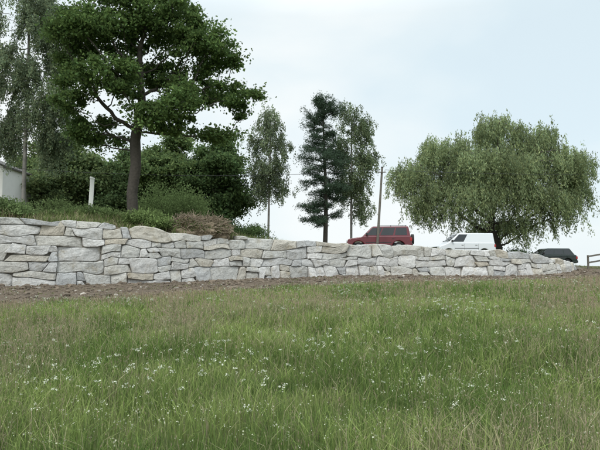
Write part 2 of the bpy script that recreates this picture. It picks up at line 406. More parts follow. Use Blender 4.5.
# low weeds on the soil strip and the terrace edge
n=12000; x=R.uniform(-19,20,n); y=wall_y(x)-R.random(n)**0.5*strip_w(x)
k=vnoise(x,y,0.8,51)>0.62; x=x[k];y=y[k];n=len(x)
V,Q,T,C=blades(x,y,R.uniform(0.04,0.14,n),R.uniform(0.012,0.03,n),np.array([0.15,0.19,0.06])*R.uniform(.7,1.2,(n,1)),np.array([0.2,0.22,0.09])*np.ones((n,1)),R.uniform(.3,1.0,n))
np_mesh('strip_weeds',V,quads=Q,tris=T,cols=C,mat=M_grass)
n=70000; x=R.uniform(-22,26,n); y=wall_y(x)+0.95+R.random(n)**1.5*9
pr=np.interp(x,[-22,-4,0,21,26],[1,0.9,0.45,0.3,0.9]); k=(R.random(n)<pr*smooth01((vnoise(x,y,1.3,52)-0.3)/0.25)); x=x[k];y=y[k];n=len(x)
hh=R.uniform(0.1,0.42,n)*(0.5+vnoise(x,y,0.8,53))*np.interp(x,[-12,-3,0,20],[1.1,1,0.55,0.4])
cA=np.array([0.14,0.19,0.065])*R.uniform(.6,1.4,(n,1)); cA=np.where(R.random((n,1))<0.3,np.array([[0.32,0.28,0.18]]),cA)
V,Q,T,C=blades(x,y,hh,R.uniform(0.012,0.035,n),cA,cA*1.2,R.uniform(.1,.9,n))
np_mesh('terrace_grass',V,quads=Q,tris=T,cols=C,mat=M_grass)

# ------------------------------------------------------------------ trees
def frame_ring(D):
    ref=np.where(np.abs(D[:,0:1])<0.9,np.array([[1.0,0,0]]),np.array([[0,1.0,0]]))
    A=ref-D*np.sum(ref*D,1)[:,None]; A/=np.linalg.norm(A,axis=1)[:,None]; return A,np.cross(D,A)

def tubes(P0,P1,D0,D1,r0,r1,ns=7):
    n=len(P0); th=np.arange(ns)/ns*2*np.pi; c=np.cos(th)[None,:,None]; s=np.sin(th)[None,:,None]
    A,B=frame_ring(D0); V0=P0[:,None]+(A[:,None]*c+B[:,None]*s)*r0[:,None,None]
    A,B=frame_ring(D1); V1=P1[:,None]+(A[:,None]*c+B[:,None]*s)*r1[:,None,None]
    V=np.concatenate([V0,V1],1).reshape(-1,3)
    i=np.arange(ns); j=(i+1)%ns
    q=np.stack([i,j,j+ns,i+ns],-1)[None]+(np.arange(n)*2*ns)[:,None,None]
    return V,q.reshape(-1,4)

def colonize(blobs,trunk,nat,step,kill,rng,maxit=160,shell=0.45):
    blobs=np.array(blobs,float); vol=np.prod(blobs[:,3:6],1); pr=vol**0.8; pr/=pr.sum()
    bi=rng.choice(len(blobs),nat,p=pr); d=rng.normal(0,1,(nat,3)); d/=np.linalg.norm(d,axis=1)[:,None]
    A=blobs[bi,:3]+d*blobs[bi,3:6]*(rng.random((nat,1))**shell)
    N=[np.array(t,float) for t in trunk]; par=[-1]+list(range(len(trunk)-1))
    N=np.array(N)
    D=np.linalg.norm(A[:,None]-N[None],axis=2); ni=D.argmin(1); nd=D.min(1)
    for itn in range(maxit):
        if len(A)==0: break
        acc=np.zeros_like(N); v=A-N[ni]; v/=np.maximum(np.linalg.norm(v,axis=1),1e-6)[:,None]
        np.add.at(acc,ni,v); act=np.unique(ni)
        g=acc[act]; g/=np.maximum(np.linalg.norm(g,axis=1),1e-6)[:,None]
        g+=rng.normal(0,0.2,g.shape); g/=np.linalg.norm(g,axis=1)[:,None]
        new=N[act]+g*step
        D=np.linalg.norm(A[:,None]-new[None],axis=2); j=D.argmin(1); dm=D.min(1)
        imp=dm<nd-1e-4; used=np.unique(j[imp])
        if len(used)==0:
            A=A[rng.random(len(A))<0.5]
            if len(A)==0: break
            D=np.linalg.norm(A[:,None]-N[None],axis=2)
            ni=D.argmin(1); nd=D.min(1); continue
        mp=-np.ones(len(new),int); mp[used]=np.arange(len(used))+len(N)
        N=np.concatenate([N,new[used]]); par+=list(act[used])
        ni=np.where(imp,mp[j],ni); nd=np.where(imp,dm,nd)
        keep=nd>kill; A=A[keep];ni=ni[keep];nd=nd[keep]
    return N,np.array(par)

def make_tree(name,base,trunk,blobs,nat,step,kill,r_root,leaf,bark,seed,style='broad'):
    global R
    rng=np.random.default_rng(seed); Rold=R; R=rng
    N,par=colonize(blobs,trunk,nat,step,kill,rng)
    n=len(N); cnt=np.ones(n)
    for i in range(n-1,0,-1): cnt[par[i]]+=cnt[i]
    rad=np.maximum(r_root*(cnt/cnt[0])**0.48,0.010)
    rad[N[:,2]<0.5]*=1+0.5*(1-N[N[:,2]<0.5,2]/0.5)
    D=np.zeros((n,3)); D[0]=(0,0,1); D[1:]=N[1:]-N[par[1:]]; D/=np.maximum(np.linalg.norm(D,axis=1),1e-6)[:,None]
    main=np.zeros(n,bool); best={}
    for i in range(1,n):
        p_=par[i]
        if p_ not in best or cnt[i]>cnt[best[p_]]: best[p_]=i
    for v in best.values(): main[v]=True
    c=np.arange(1,n); p_=par[c]
    D0=np.where(main[c][:,None],D[p_],D[c]); r0=np.where(main[c],rad[p_],np.minimum(rad[p_],rad[c]*1.25))
    V,Q=tubes(N[p_],N[c],D0,D[c],r0,rad[c])
    e=empty(name,base)
    np_mesh('trunk_and_limbs',V,quads=Q,mat=bark,smooth=True,parent=e)
    tips=np.where((cnt<=leaf.get('maxcnt',4)))[0]
    zmin=leaf.get('zmin',0); tips=tips[N[tips,2]>zmin]
    k=max(3,int(round(leaf['total']/max(len(tips),1)/(leaf.get('strands',1)))))
    col=np.array(leaf['col']); clump=rng.uniform(0.65,1.35,(len(tips),1))
    if style=='broad':
        sp=leaf['spread']*rng.uniform(0.5,1.5,(len(tips),1,1))
        P=N[tips][:,None]+rng.normal(0,1,(len(tips),k,3))*sp*np.array([1,1,0.6])
        P=P.reshape(-1,3); sz=leaf['size']*rng.uniform(0.6,1.35,len(P))
        V=quad_frames(P,sz,sz*0.66,0.5)
        cl=np.repeat(clump,k,0)
    else:
        ns=leaf['strands']; ml=leaf['len']
        st=(N[tips][:,None]+rng.normal(0,1,(len(tips),ns,3))*leaf['spread']).reshape(-1,3)
        ln=ml*rng.uniform(0.25,1.0,len(st))
        ln=np.minimum(ln,np.maximum(st[:,2]-leaf.get('floor',0.3),0.2))
        out_=st*np.array([1,1,0]); out_/=np.maximum(np.linalg.norm(out_,axis=1),0.3)[:,None]
        f=rng.random((len(st),k))**0.8
        sw=rng.normal(0,0.12,(len(st),3)); sw[:,2]=0
        P=st[:,None]+out_[:,None]*(np.sqrt(f)*0.3*ln[:,None])[:,:,None]*0.6+sw[:,None]*(f*ln[:,None])[:,:,None]
        P[:,:,2]-=f**1.15*ln[:,None]
        P=P+rng.normal(0,leaf.get('fuzz',0.05),P.shape)
        P=P.reshape(-1,3); sz=leaf['size']*rng.uniform(0.6,1.3,len(P))
        td=rng.normal(0,0.45,(len(P),3)); td[:,2]-=1.0; td/=np.linalg.norm(td,axis=1)[:,None]
        V=quad_frames(P,sz,sz*leaf['asp'],0.0,td)
        cl=np.repeat(clump,k*ns,0)*np.repeat(rng.uniform(.8,1.2,(len(st),1)),k,0)
    var=rng.uniform(0.7,1.35,(len(P),1)); yel=rng.random((len(P),1))
    C=col*cl*var*(1+np.array([0.25,0.08,-0.1])*(yel-0.4))
    C=np.repeat(C,4,0)
    np_mesh('foliage',V,quads=(np.arange(len(P))*4)[:,None]+np.arange(4),cols=C,mat=M_leaf,parent=e)
    R=Rold
    return e

def trunkline(pts,step):
    out=[]
    for a_,b_ in zip(pts[:-1],pts[1:]):
        a_=np.array(a_,float);b_=np.array(b_,float); m_=max(1,int(np.linalg.norm(b_-a_)/step))
        for i in range(m_): out.append(a_+(b_-a_)*i/m_)
    out.append(np.array(pts[-1],float)); return out

# big oak behind the wall
bx,by=-8.9,31.0
oak=[(-2.2,-.5,10.0,2.3,2.2,1.6),(1.0,.3,11.2,2.5,2.3,1.7),(3.5,-.4,9.7,1.7,1.8,1.2),(5.4,.2,6.8,1.3,1.3,0.8),(3.2,0.6,7.4,1.9,2.0,1.0),(-1.0,-1.4,7.3,2.1,1.7,1.1),
 (-2.3,.6,4.9,1.8,1.7,1.0),(1.6,-1.2,5.3,1.9,1.6,.9),(4.2,.4,4.7,1.4,1.3,0.6),(-3.5,.2,8.2,1.2,1.3,1.1),(0.6,1.2,8.6,2.1,1.6,1.1),(-0.5,-.2,12.8,2.2,2,1.2),(3.0,-1.6,6.0,1.2,1.1,0.7),(4.8,-.3,8.6,1.0,1.0,.6),(-3.1,-1.0,6.2,1.1,1.1,.7)]
make_tree('oak_tree',(bx,by,gz(bx,by)-0.1),trunkline([(0,0,0),(-0.08,0,1.5),(0.1,0,3.0),(0.0,0.1,4.4),(0.2,0,5.4)],0.4),oak,2000,0.3,0.42,0.29,
 dict(total=88000,spread=0.24,size=0.17,col=(0.105,0.165,0.058),maxcnt=4,zmin=2.9),M_bark,3)
# birches
def birch(name,bx,by,blobs,H,seed,nat,col,lean=0.0,ln=0.9,rr=0.13,total=40000,size=.12,spread=.16):
    make_tree(name,(bx,by,gz(bx,by)-0.1),trunkline([(0,0,0),(lean*.3,0,H*.3),(lean*.7,0.05,H*.6),(lean,0,H*.9)],0.35),blobs,nat,0.26,0.36,rr,
     dict(total=total,strands=4,len=ln,spread=spread,size=size,asp=0.62,col=col,maxcnt=4,zmin=1.2,fuzz=0.09,floor=0.8),M_birch,seed,'weep')
birch('birch_tree',-16.2,34.0,[(.5,0,12.2,1.5,1.2,1.7),(1.5,.3,9.7,1.2,1.0,1.5),(-.7,-.3,9.2,1.7,1.2,1.7),(1.0,-.3,7.0,1.6,1.2,1.4),(-1.3,.3,5.9,1.5,1.1,1.4),(-3,0,9.4,1.6,1.3,2.6),(1.5,0,5.0,1.1,.9,.9),(.2,0,13.8,1.4,1,1.2),(-2.6,0,12.6,1.4,1,1.3),(2.0,0,11.6,.8,.8,1.0)],14,5,1150,(0.19,0.24,0.15),ln=1.5,rr=0.12,total=95000,size=.13)
birch('birch_tree',-2.3,42.0,[(.1,0,9.2,.7,.7,.9),(-.4,.2,7.8,1.0,.8,1.0),(.8,-.2,7.2,.9,.7,1.1),(0,0,5.7,1.3,.9,1.1),(-.7,.2,4.3,.9,.7,.9),(.8,0,4.4,.9,.6,.9)],10,6,420,(0.17,0.215,0.13),lean=0.15,ln=0.9,rr=0.08,total=23000,spread=.26)
birch('birch_tree',3.75,42.8,[(-.1,0,10.6,.8,.7,.8),(.7,0,9.3,1.1,.8,1.1),(-.4,.3,7.7,1.1,.8,1.2),(1.0,-.2,7.0,1.0,.8,1.2),(0.1,0,5.1,1.2,.9,1.2),(.7,.1,3.6,.9,.7,.8)],11,8,500,(0.15,0.195,0.11),lean=0.1,ln=0.9,rr=0.09,total=29000,spread=.26)
# willow
bx,by=16.2,48.0
make_tree('weeping_willow_tree',(bx,by,gz(bx,by)-0.1),trunkline([(0,0,0),(0.1,0,1.4),(-.5,0,2.8),(-.4,0,3.6)],0.4),
 [(0.2,0,11.3,2.3,2.0,1.2),(3.7,.5,10.9,1.8,1.7,1.2),(-4.0,0,9.6,2.5,2.2,1.3),(-6.8,-.3,7.7,1.8,1.8,1.2),(4.9,-1,8.4,2.6,2.2,1.5),(6.3,.3,6.4,1.6,1.7,1.2),(-.8,-2.5,8,3.6,1.8,1.6),(-.5,2.2,8,3.6,1.8,2),(-5,-1,6.2,2.4,2,1.0),(1.6,-2.7,5.8,3.2,1.4,.9),(-2.2,-3.2,5.6,2.6,1.3,1.0),(1.5,0,9,2.8,2.2,1.8),(4.6,-1.5,5.0,2.2,1.4,.9),(-5.6,-1.5,4.8,1.8,1.2,.8),(0.5,1.5,3.6,3.0,1.3,.8),(2.0,-1.5,3.6,2.8,1,.6),(-3,-1,4,1.6,1,.6)],
 1950,0.42,0.6,0.38,dict(total=165000,strands=7,len=2.2,spread=0.34,size=0.21,asp=0.34,col=(0.235,0.29,0.155),maxcnt=4,zmin=2.0,fuzz=0.10,floor=0.4),M_bark,9,'weep')
# background broadleaf trees
def bgtree(bx,by,H,w,seed,col,nat=520,low=0.15,total=46000):
    rng=np.random.default_rng(seed); bl=[]
    for i in range(13):
        t=rng.uniform(low+0.05,0.92); r=w*math.sin(math.pi*min(0.95,t*0.8+0.18))*0.55
        a_=rng.uniform(0,6.28); bl.append((math.cos(a_)*r*.9,math.sin(a_)*r*.9,H*t,r*.8+.35,r*.8+.35,H*0.12+.25))
    bl.append((0,0,H*.5,w*.6,w*.6,H*.3))
    make_tree('deciduous_tree',(bx,by,gz(bx,by)-0.1),trunkline([(0,0,0),(0.1,0,H*.2),(0,0,H*.45)],0.5),bl,nat,0.4,0.5,0.15,
      dict(total=total,spread=0.32,size=0.21,col=col,maxcnt=5,zmin=0.3),M_bark,seed)
bgtree(-17.2,43,7.2,3.4,21,(0.16,0.215,0.10))
bgtree(-13.6,44,6.6,3.2,22,(0.12,0.175,0.08))
bgtree(-9.6,43,7.6,3.4,23,(0.15,0.215,0.09),low=0.05)
bgtree(-6.0,42,7.4,3.1,24,(0.10,0.155,0.065),low=0.0,nat=700,total=62000)
bgtree(-22.5,49,8,3.4,25,(0.14,0.19,0.08))

# conifer
def pine(bx,by,H,seed):
    rng=np.random.default_rng(seed)
    e=empty('pine_tree',(bx,by,gz(bx,by)-0.1))
    zs=np.linspace(0,H,34); T=np.stack([0.08*np.sin(zs*.5),0.05*np.cos(zs*.7),zs],-1)
    rad=0.16*(1-zs/H)**0.8+0.015
    D=np.gradient(T,axis=0); D/=np.linalg.norm(D,axis=1)[:,None]
    P0=[T[:-1]];P1=[T[1:]];D0=[D[:-1]];D1=[D[1:]];r0=[rad[:-1]];r1=[rad[1:]]
    tuft=[]
    z=2.1
    while z<H-0.15:
        t=z/H
        prof=np.interp(t,[0.18,0.3,0.45,0.62,0.8,0.92,1.0],[1.5,1.9,2.0,2.1,1.6,0.85,0.2])
        nb=rng.integers(1,4)
        for b in range(nb):
            a=rng.uniform(0,6.28); Lb=prof*rng.uniform(0.4,1.2); zb_=z+rng.uniform(-.15,.15)
            base=np.array([np.interp(zb_,zs,T[:,0]),np.interp(zb_,zs,T[:,1]),zb_])
            m=8; f=np.linspace(0,1,m); up=rng.uniform(-0.2,0.45) if t<0.8 else 0.8; dr=rng.uniform(.1,.35)
            curve=lambda f: base+np.array([np.cos(a)*Lb*f,np.sin(a)*Lb*f,up*Lb*f-dr*Lb*f*f+0.15*Lb*f**4])
            pts=np.array([curve(q_) for q_ in f])
            rr=0.035*(1-f)+0.006
            d_=np.gradient(pts,axis=0); d_/=np.linalg.norm(d_,axis=1)[:,None]
            P0.append(pts[:-1]);P1.append(pts[1:]);D0.append(d_[:-1]);D1.append(d_[1:]);r0.append(rr[:-1]);r1.append(rr[1:])
            for ff in np.arange(0.25,1.01,0.1):
                c=curve(ff)
                for sgn in(-1,1):
                    if rng.random()<.25: continue
                    l2=(0.5*Lb*(1-ff)+0.25)*rng.uniform(0.5,1.1); a2=a+sgn*rng.uniform(0.4,1.2)
                    en=c+np.array([np.cos(a2)*l2,np.sin(a2)*l2,rng.uniform(-0.35,0.3)*l2])
                    mt=max(2,int(l2/0.1))
                    for g in np.linspace(0.1,1,mt): tuft.append(c+(en-c)*g)
        z+=rng.uniform(0.11,0.21)
    V,Q=tubes(np.concatenate(P0),np.concatenate(P1),np.concatenate(D0),np.concatenate(D1),np.concatenate(r0),np.concatenate(r1),6)
    np_mesh('trunk_and_limbs',V,quads=Q,mat=M_bark,smooth=True,parent=e)
    tu=np.array(tuft); k=9; P=(tu[:,None]+rng.normal(0,0.095,(len(tu),k,3))).reshape(-1,3)
    td=rng.normal(0,1,(len(P),3)); td[:,2]+=0.2; td/=np.linalg.norm(td,axis=1)[:,None]
    sz=rng.uniform(0.1,0.2,len(P)); V=quad_frames(P,sz,sz*0.25,0.2,td)
    C=np.repeat(np.array([0.062,0.095,0.062])*np.repeat(rng.uniform(.65,1.35,(len(tu),1)),k,0)*rng.uniform(.7,1.4,(len(P),1)),4,0)
    np_mesh('needles',V,quads=(np.arange(len(P))*4)[:,None]+np.arange(4),cols=C,mat=M_leaf,parent=e)
pine(1.75,41.0,11.0,4)

# shrubs
def shrub(name,bx,by,w,h,seed,col,dep=None,n=7000,size=0.11):
    rng=np.random.default_rng(seed); dep=dep or w
    e=empty(name,(bx,by,gz(bx,by)-0.05)); nb=26
    cen=np.stack([rng.uniform(-.5,.5,nb)*w,rng.uniform(-.5,.5,nb)*dep,rng.uniform(.25,.85,nb)*h],-1)
    cen[:,2]*=1-0.5*np.clip(np.abs(cen[:,0])/w*2,0,1)**2
    base=cen*np.array([.3,.3,0]); D=cen-base; D/=np.linalg.norm(D,axis=1)[:,None]
    V,Q=tubes(base,cen,D,D,np.full(nb,.02),np.full(nb,.006),5); np_mesh('stems',V,quads=Q,mat=M_bark,parent=e)
    i=rng.integers(0,nb,n); P=cen[i]+rng.normal(0,1,(n,3))*np.array([w*.12,dep*.12,h*.13]); P[:,2]=np.abs(P[:,2])
    sz=size*rng.uniform(.6,1.4,n)
    global R
    o_=R;R=rng; V=quad_frames(P,sz,sz*.6,.6); R=o_
    C=np.repeat(np.array(col)*rng.uniform(.6,1.4,(n,1))*rng.uniform(.75,1.25,(nb,1))[i],4,0)
    np_mesh('leaves',V,quads=(np.arange(n)*4)[:,None]+np.arange(4),cols=C,mat=M_leaf,parent=e)
shrub('shrub',-7.9,30.0,1.8,1.0,31,(0.19,0.26,0.10))
shrub('shrub',-11.2,31.5,3.0,0.6,32,(0.15,0.21,0.085))
shrub('shrub',-14.4,28.6,2.4,0.9,33,(0.16,0.22,0.095))
shrub('shrub',-13.0,33.5,3.4,1.2,34,(0.14,0.19,0.08),n=9000)
shrub('shrub',-7.6,34.5,3.4,2.8,35,(0.18,0.245,0.10),n=13000)
shrub('shrub',-3.6,37.5,2.4,1.3,37,(0.11,0.16,0.065),n=8000)
shrub('shrub',17.2,46.6,2.6,1.2,38,(0.07,0.11,0.05),n=9000)  # added undergrowth, its dark colour stands in for trunk and shade under the willow

# brushwood pile on the terrace
bx,by=-5.6,31.0; e=empty('brushwood_pile',(bx,by,gz(bx,by)))
mb=bmesh.new(); bmesh.ops.create_icosphere(mb,subdivisions=5,radius=1)
for v in mb.verts:
    q_=v.co.copy(); f=1+0.3*noise.fractal(q_*2.2,1,2,4)
    v.co=Vector((q_.x*1.75*f,q_.y*0.9*f,max(-.3,q_.z*0.68*f)))
me=bpy.data.meshes.new('heap'); mb.to_mesh(me); mb.free(); me.materials.append(simple_mat('brush_earth',(0.2,0.16,0.11),.95,nscale=6,namp=.35,bump=1))
o=link(bpy.data.objects.new('heap',me)); o.parent=e
n=1500; a_=R.uniform(0,6.28,n); r_=np.sqrt(R.random(n)); lump=1+0.35*np.sin(a_*3+1)*r_; c=np.stack([np.cos(a_)*r_*1.95,np.sin(a_)*r_*.9,0.76*np.sqrt(1-r_**2)*lump+R.uniform(-.05,.2,n)],-1)
d=R.normal(0,1,(n,3)); d[:,2]*=.6; d/=np.linalg.norm(d,axis=1)[:,None]; l=R.uniform(.2,1.0,n)[:,None]
V,Q=tubes(c-d*l/2,c+d*l/2,d,d,R.uniform(.006,.022,n),R.uniform(.003,.008,n),4); np_mesh('twigs',V,quads=Q,mat=simple_mat('twig_wood',(0.27,0.22,0.16),.9,nscale=5,namp=.3),parent=e)
n=9000; a_=R.uniform(0,6.28,n); r_=np.sqrt(R.random(n)); lump=1+0.35*np.sin(a_*3+1)*r_; P=np.stack([np.cos(a_)*r_*1.95,np.sin(a_)*r_*.95,0.72*np.sqrt(1-r_**2)*lump+R.uniform(-.05,.16,n)],-1)
C=np.repeat(np.where(R.random((n,1))<.5,np.array([[.27,.22,.14]]),np.array([[.17,.23,.09]]))*R.uniform(.6,1.3,(n,1)),4,0)
np_mesh('dry_leaves',quad_frames(P,.1,.06,.5),quads=(np.arange(n)*4)[:,None]+np.arange(4),cols=C,mat=M_leaf,parent=e)

# ------------------------------------------------------------------ generic solid helpers
def poly_prism(name,pts,y0,y1,mat,parent,bevel=0.0,seg=3):
    b=bmesh.new(); A=[b.verts.new((x,y0,z)) for x,z in pts]; B=[b.verts.new((x,y1,z)) for x,z in pts]
    b.faces.new(A); b.faces.new(B[::-1]); n=len(pts)
    for i in range(n): b.faces.new((A[(i+1)%n],A[i],B[i],B[(i+1)%n]))
    bmesh.ops.recalc_face_normals(b,faces=b.faces)
    me=bpy.data.meshes.new(name); b.to_mesh(me); b.free(); me.materials.append(mat)
    o=link(bpy.data.objects.new(name,me)); o.parent=parent
    if bevel:
        md=o.modifiers.new('b','BEVEL'); md.width=bevel; md.segments=seg; md.limit_method='ANGLE'; md.angle_limit=math.radians(35)
        for p in me.polygons: p.use_smooth=True
        o.modifiers.new('w','WEIGHTED_NORMAL')
    return o
def hexa(name,c8,mat,parent,bevel=0.0,seg=3):
    b=bmesh.new(); v=[b.verts.new(c) for c in c8]
    for f in((0,1,2,3),(7,6,5,4),(0,4,5,1),(1,5,6,2),(2,6,7,3),(3,7,4,0)): b.faces.new([v[i] for i in f])
    bmesh.ops.recalc_face_normals(b,faces=b.faces)
    me=bpy.data.meshes.new(name); b.to_mesh(me); b.free(); me.materials.append(mat)
    o=link(bpy.data.objects.new(name,me)); o.parent=parent
    if bevel:
        md=o.modifiers.new('b','BEVEL'); md.width=bevel; md.segments=seg
        for p in me.polygons: p.use_smooth=True
        o.modifiers.new('w','WEIGHTED_NORMAL')
    return o
def box(name,x0,x1,y0,y1,z0,z1,mat,parent,bevel=0.0):
    return hexa(name,[(x0,y0,z0),(x1,y0,z0),(x1,y1,z0),(x0,y1,z0),(x0,y0,z1),(x1,y0,z1),(x1,y1,z1),(x0,y1,z1)],mat,parent,bevel,2)
def cyl(name,c,r,h,axis,mat,parent,n=28,bevel=0):
    b=bmesh.new(); bmesh.ops.create_cone(b,cap_ends=True,segments=n,radius1=r,radius2=r,depth=h)
    rot={'y':Matrix.Rotation(math.pi/2,4,'X'),'x':Matrix.Rotation(math.pi/2,4,'Y'),'z':Matrix.Identity(4)}[axis]
    bmesh.ops.transform(b,matrix=Matrix.Translation(c)@rot,verts=b.verts)
    me=bpy.data.meshes.new(name); b.to_mesh(me); b.free(); me.materials.append(mat)
    o=link(bpy.data.objects.new(name,me)); o.parent=parent
    if bevel:
        md=o.modifiers.new('b','BEVEL'); md.width=bevel; md.segments=3; md.limit_method='ANGLE'
    return o
M_glass=simple_mat('car_glass',(0.02,0.025,0.028),0.06,spec=0.8)
M_rub=simple_mat('tyre_rubber',(0.02,0.02,0.02),.85)
M_rim=simple_mat('wheel_alloy',(0.45,0.45,0.46),.35,metal=.8)
M_trim=simple_mat('black_trim',(0.03,0.03,0.032),.6)
M_lamp=simple_mat('headlamp',(0.6,0.62,0.62),.12)
M_red=simple_mat('tail_lamp',(0.35,0.02,0.02),.2)
M_plate=simple_mat('number_plate',(0.7,0.7,0.66),.5)

def vehicle(name,loc,rot,paint,L,Wd,zb,zr,gb,gt,wins,hood,axles,wr,low=.36,rails=False,spare=False,belt_strip=None):
    e=empty(name,loc,rot); w=Wd/2; x0=-L/2; x1=L/2
    pts=[(x0+.06,low),(x0,low+.12),(x0+.01,.66),(x0+.09,hood[0]),(x0+.35,hood[0]+.07),(gb[0]-.05,hood[1]),(gb[0]+.1,zb),(gb[1]-.02,zb),(x1-.05,zb-.06),(x1,.72),(x1,low+.1),(x1-.06,low)]
    for ax in sorted(axles,reverse=True):
        ra=wr+.07
        for k in range(0,13):
            t=math.pi*k/12; z_=wr+math.sin(t)*ra
            pts.append((ax+math.cos(t)*ra,max(z_,low)))
    pp=[]
    for q_ in pts:
        if not pp or abs(q_[0]-pp[-1][0])+abs(q_[1]-pp[-1][1])>1e-3: pp.append(q_)
    poly_prism('body',pp,-w,w,paint,e,0.055,3)
    box('underbody',x0+.3,x1-.3,-w+.18,w-.18,.25,.7,M_trim,e)
    wb_,wt_=w-.03,w-.17
    hexa('cabin',[(gb[0],-wb_,zb-.06),(gb[1],-wb_,zb-.06),(gb[1],wb_,zb-.06),(gb[0],wb_,zb-.06),(gt[0],-wt_,zr),(gt[1],-wt_,zr),(gt[1],wt_,zr),(gt[0],wt_,zr)],paint,e,.07,4)
    def sp(u,t,side,off_=.006):
        xa=gb[0]+(gb[1]-gb[0])*u; xb=gt[0]+(gt[1]-gt[0])*u
        yy=wb_+(wt_-wb_)*t+off_
        return (xa+(xb-xa)*t,side*yy,zb-.06+(zr-zb+.06)*t)
    for i,(u0,u1,u2,u3) in enumerate(wins):
        for side in(-1,1):
            q4=[sp(u0,.16,side),sp(u1,.16,side),sp(u2,.86,side),sp(u3,.86,side)]
            q5=[sp(u0,.16,side,-.02),sp(u1,.16,side,-.02),sp(u2,.86,side,-.02),sp(u3,.86,side,-.02)]
            hexa('side_window_%d'%i,q4+q5,M_glass,e)
    for nm,xb_,xt_,sg in(('windscreen',gb[0],gt[0],-1),('rear_window',gb[1],gt[1],1)):
        def fp(v,t,o_):
            yy=(wb_+(wt_-wb_)*t)*v; return (xb_+(xt_-xb_)*t+sg*o_,yy,zb-.06+(zr-zb+.06)*t)
        hexa(nm,[fp(-.86,.2,.008),fp(.86,.2,.008),fp(.86,.88,.008),fp(-.86,.88,.008),fp(-.86,.2,-.02),fp(.86,.2,-.02),fp(.86,.88,-.02),fp(-.86,.88,-.02)],M_glass,e)
    for i,ax in enumerate(axles):
        for side in(-1,1):
            cyl('tyre_%d%s'%(i,'lr'[side>0]),(ax,side*(w-.13),wr),wr,.22,'y',M_rub,e,36,.03)
            cyl('rim_%d%s'%(i,'lr'[side>0]),(ax,side*(w-.13),wr),wr*.62,.236,'y',M_rim,e,24,.01)
            cyl('hub_%d%s'%(i,'lr'[side>0]),(ax,side*(w-.13),wr),wr*.2,.25,'y',M_trim,e,12)
    box('front_bumper',x0-.06,x0+.12,-w+.04,w-.04,low+.02,low+.26,M_trim,e,.03)
    box('rear_bumper',x1-.12,x1+.07,-w+.04,w-.04,low+.04,low+.24,M_trim,e,.03)
    box('grille',x0-.012,x0+.1,-.42,.42,.68,.84,M_trim,e,.01)
    for side in(-1,1):
        y0_,y1_=sorted((side*(w-.36),side*(w-.04)))
        box('headlamp_%s'%'lr'[side>0],x0-.015,x0+.2,y0_,y1_,.69,.86,M_lamp,e,.02)
        y0_,y1_=sorted((side*(w-.2),side*(w+.004)))
        box('tail_lamp_%s'%'lr'[side>0],x1-.13,x1+.012,y0_,y1_,zb-.33,zb-.12,M_red,e,.015)
        y0_,y1_=sorted((side*(w-.02),side*(w+.17)))
        box('mirror_%s'%'lr'[side>0],gb[0]+.28,gb[0]+.4,y0_,y1_,zb+.04,zb+.2,M_trim,e,.03)
        y0_,y1_=sorted((side*(w-.01),side*(w+.012)))
        xf=axles[0]+wr+.12; xr=axles[1]-wr-.12
        box('sill_%s'%'lr'[side>0],xf,xr,y0_,y1_,low+.01,low+.12,M_trim,e,.006)
        box('side_moulding_%s'%'lr'[side>0],xf,xr,y0_,y1_,.68,.73,M_trim,e,.006)
        for hx in belt_strip or ():
            box('door_handle',hx,hx+.16,y0_,y1_,zb-.2,zb-.165,M_trim,e,.004)
            box('door_gap',hx+.22,hx+.232,*sorted((side*(w-.02),side*(w+.003))),low+.14,zb-.07,M_trim,e)
        if rails:
            box('roof_rail_%s'%'lr'[side>0],gt[0]+.3,gt[1]-.1,*sorted((side*(wt_-.1),side*(wt_-.06))),zr+.04,zr+.07,M_trim,e,.01)
            for rx in(gt[0]+.35,(gt[0]+gt[1])/2,gt[1]-.2): box('rail_foot',rx,rx+.05,*sorted((side*(wt_-.1),side*(wt_-.06))),zr-.01,zr+.042,M_trim,e)
    box('number_plate',x1+.07,x1+.078,-.26,.26,.48,.59,M_plate,e)
    if spare: cyl('spare_wheel',(x1+.1,0,.95),.34,.2,'x',M_rub,e,32,.03)
    return e
P_red=simple_mat('red_paint',(0.13,0.015,0.024),.28,coat=.5,spec=.5)
P_white=simple_mat('white_paint',(0.70,0.73,0.76),.3,coat=.4)
P_dark=simple_mat('dark_green_paint',(0.012,0.022,0.02),.3,coat=.4)
X,Y=5.4,40.0
vehicle('parked_suv_car',(X,Y,gz(X,Y)-.06),math.radians(-6),P_red,4.35,1.8,1.14,1.8,(-1.15,2.1),(-.42,1.95),
  [(.06,.33,.30,.035),(.36,.63,.64,.33),(.67,.93,.94,.67)],(.93,1.08),(-1.38,1.3),.37,low=.42,rails=True,spare=True,belt_strip=(-.2,.85))
X,Y=12.3,44.0
vehicle('parked_delivery_van',(X,Y,gz(X,Y)+.02),math.radians(5),P_white,4.35,1.78,1.12,1.84,(-1.5,2.12),(-.55,2.05),
  [(.07,.31,.27,.035)],(.86,1.05),(-1.4,1.3),.31,low=.3,belt_strip=(-.45,.6))
X,Y=19.5,46.0
vehicle('parked_hatchback_car',(X,Y,gz(X,Y)),math.radians(4),P_dark,3.95,1.68,.93,1.43,(-1.1,1.85),(-.35,1.45),
  [(.06,.36,.32,.03),(.40,.66,.64,.36),(.70,.92,.88,.69)],(.76,.90),(-1.25,1.2),.29,low=.26,belt_strip=(-.15,.75))

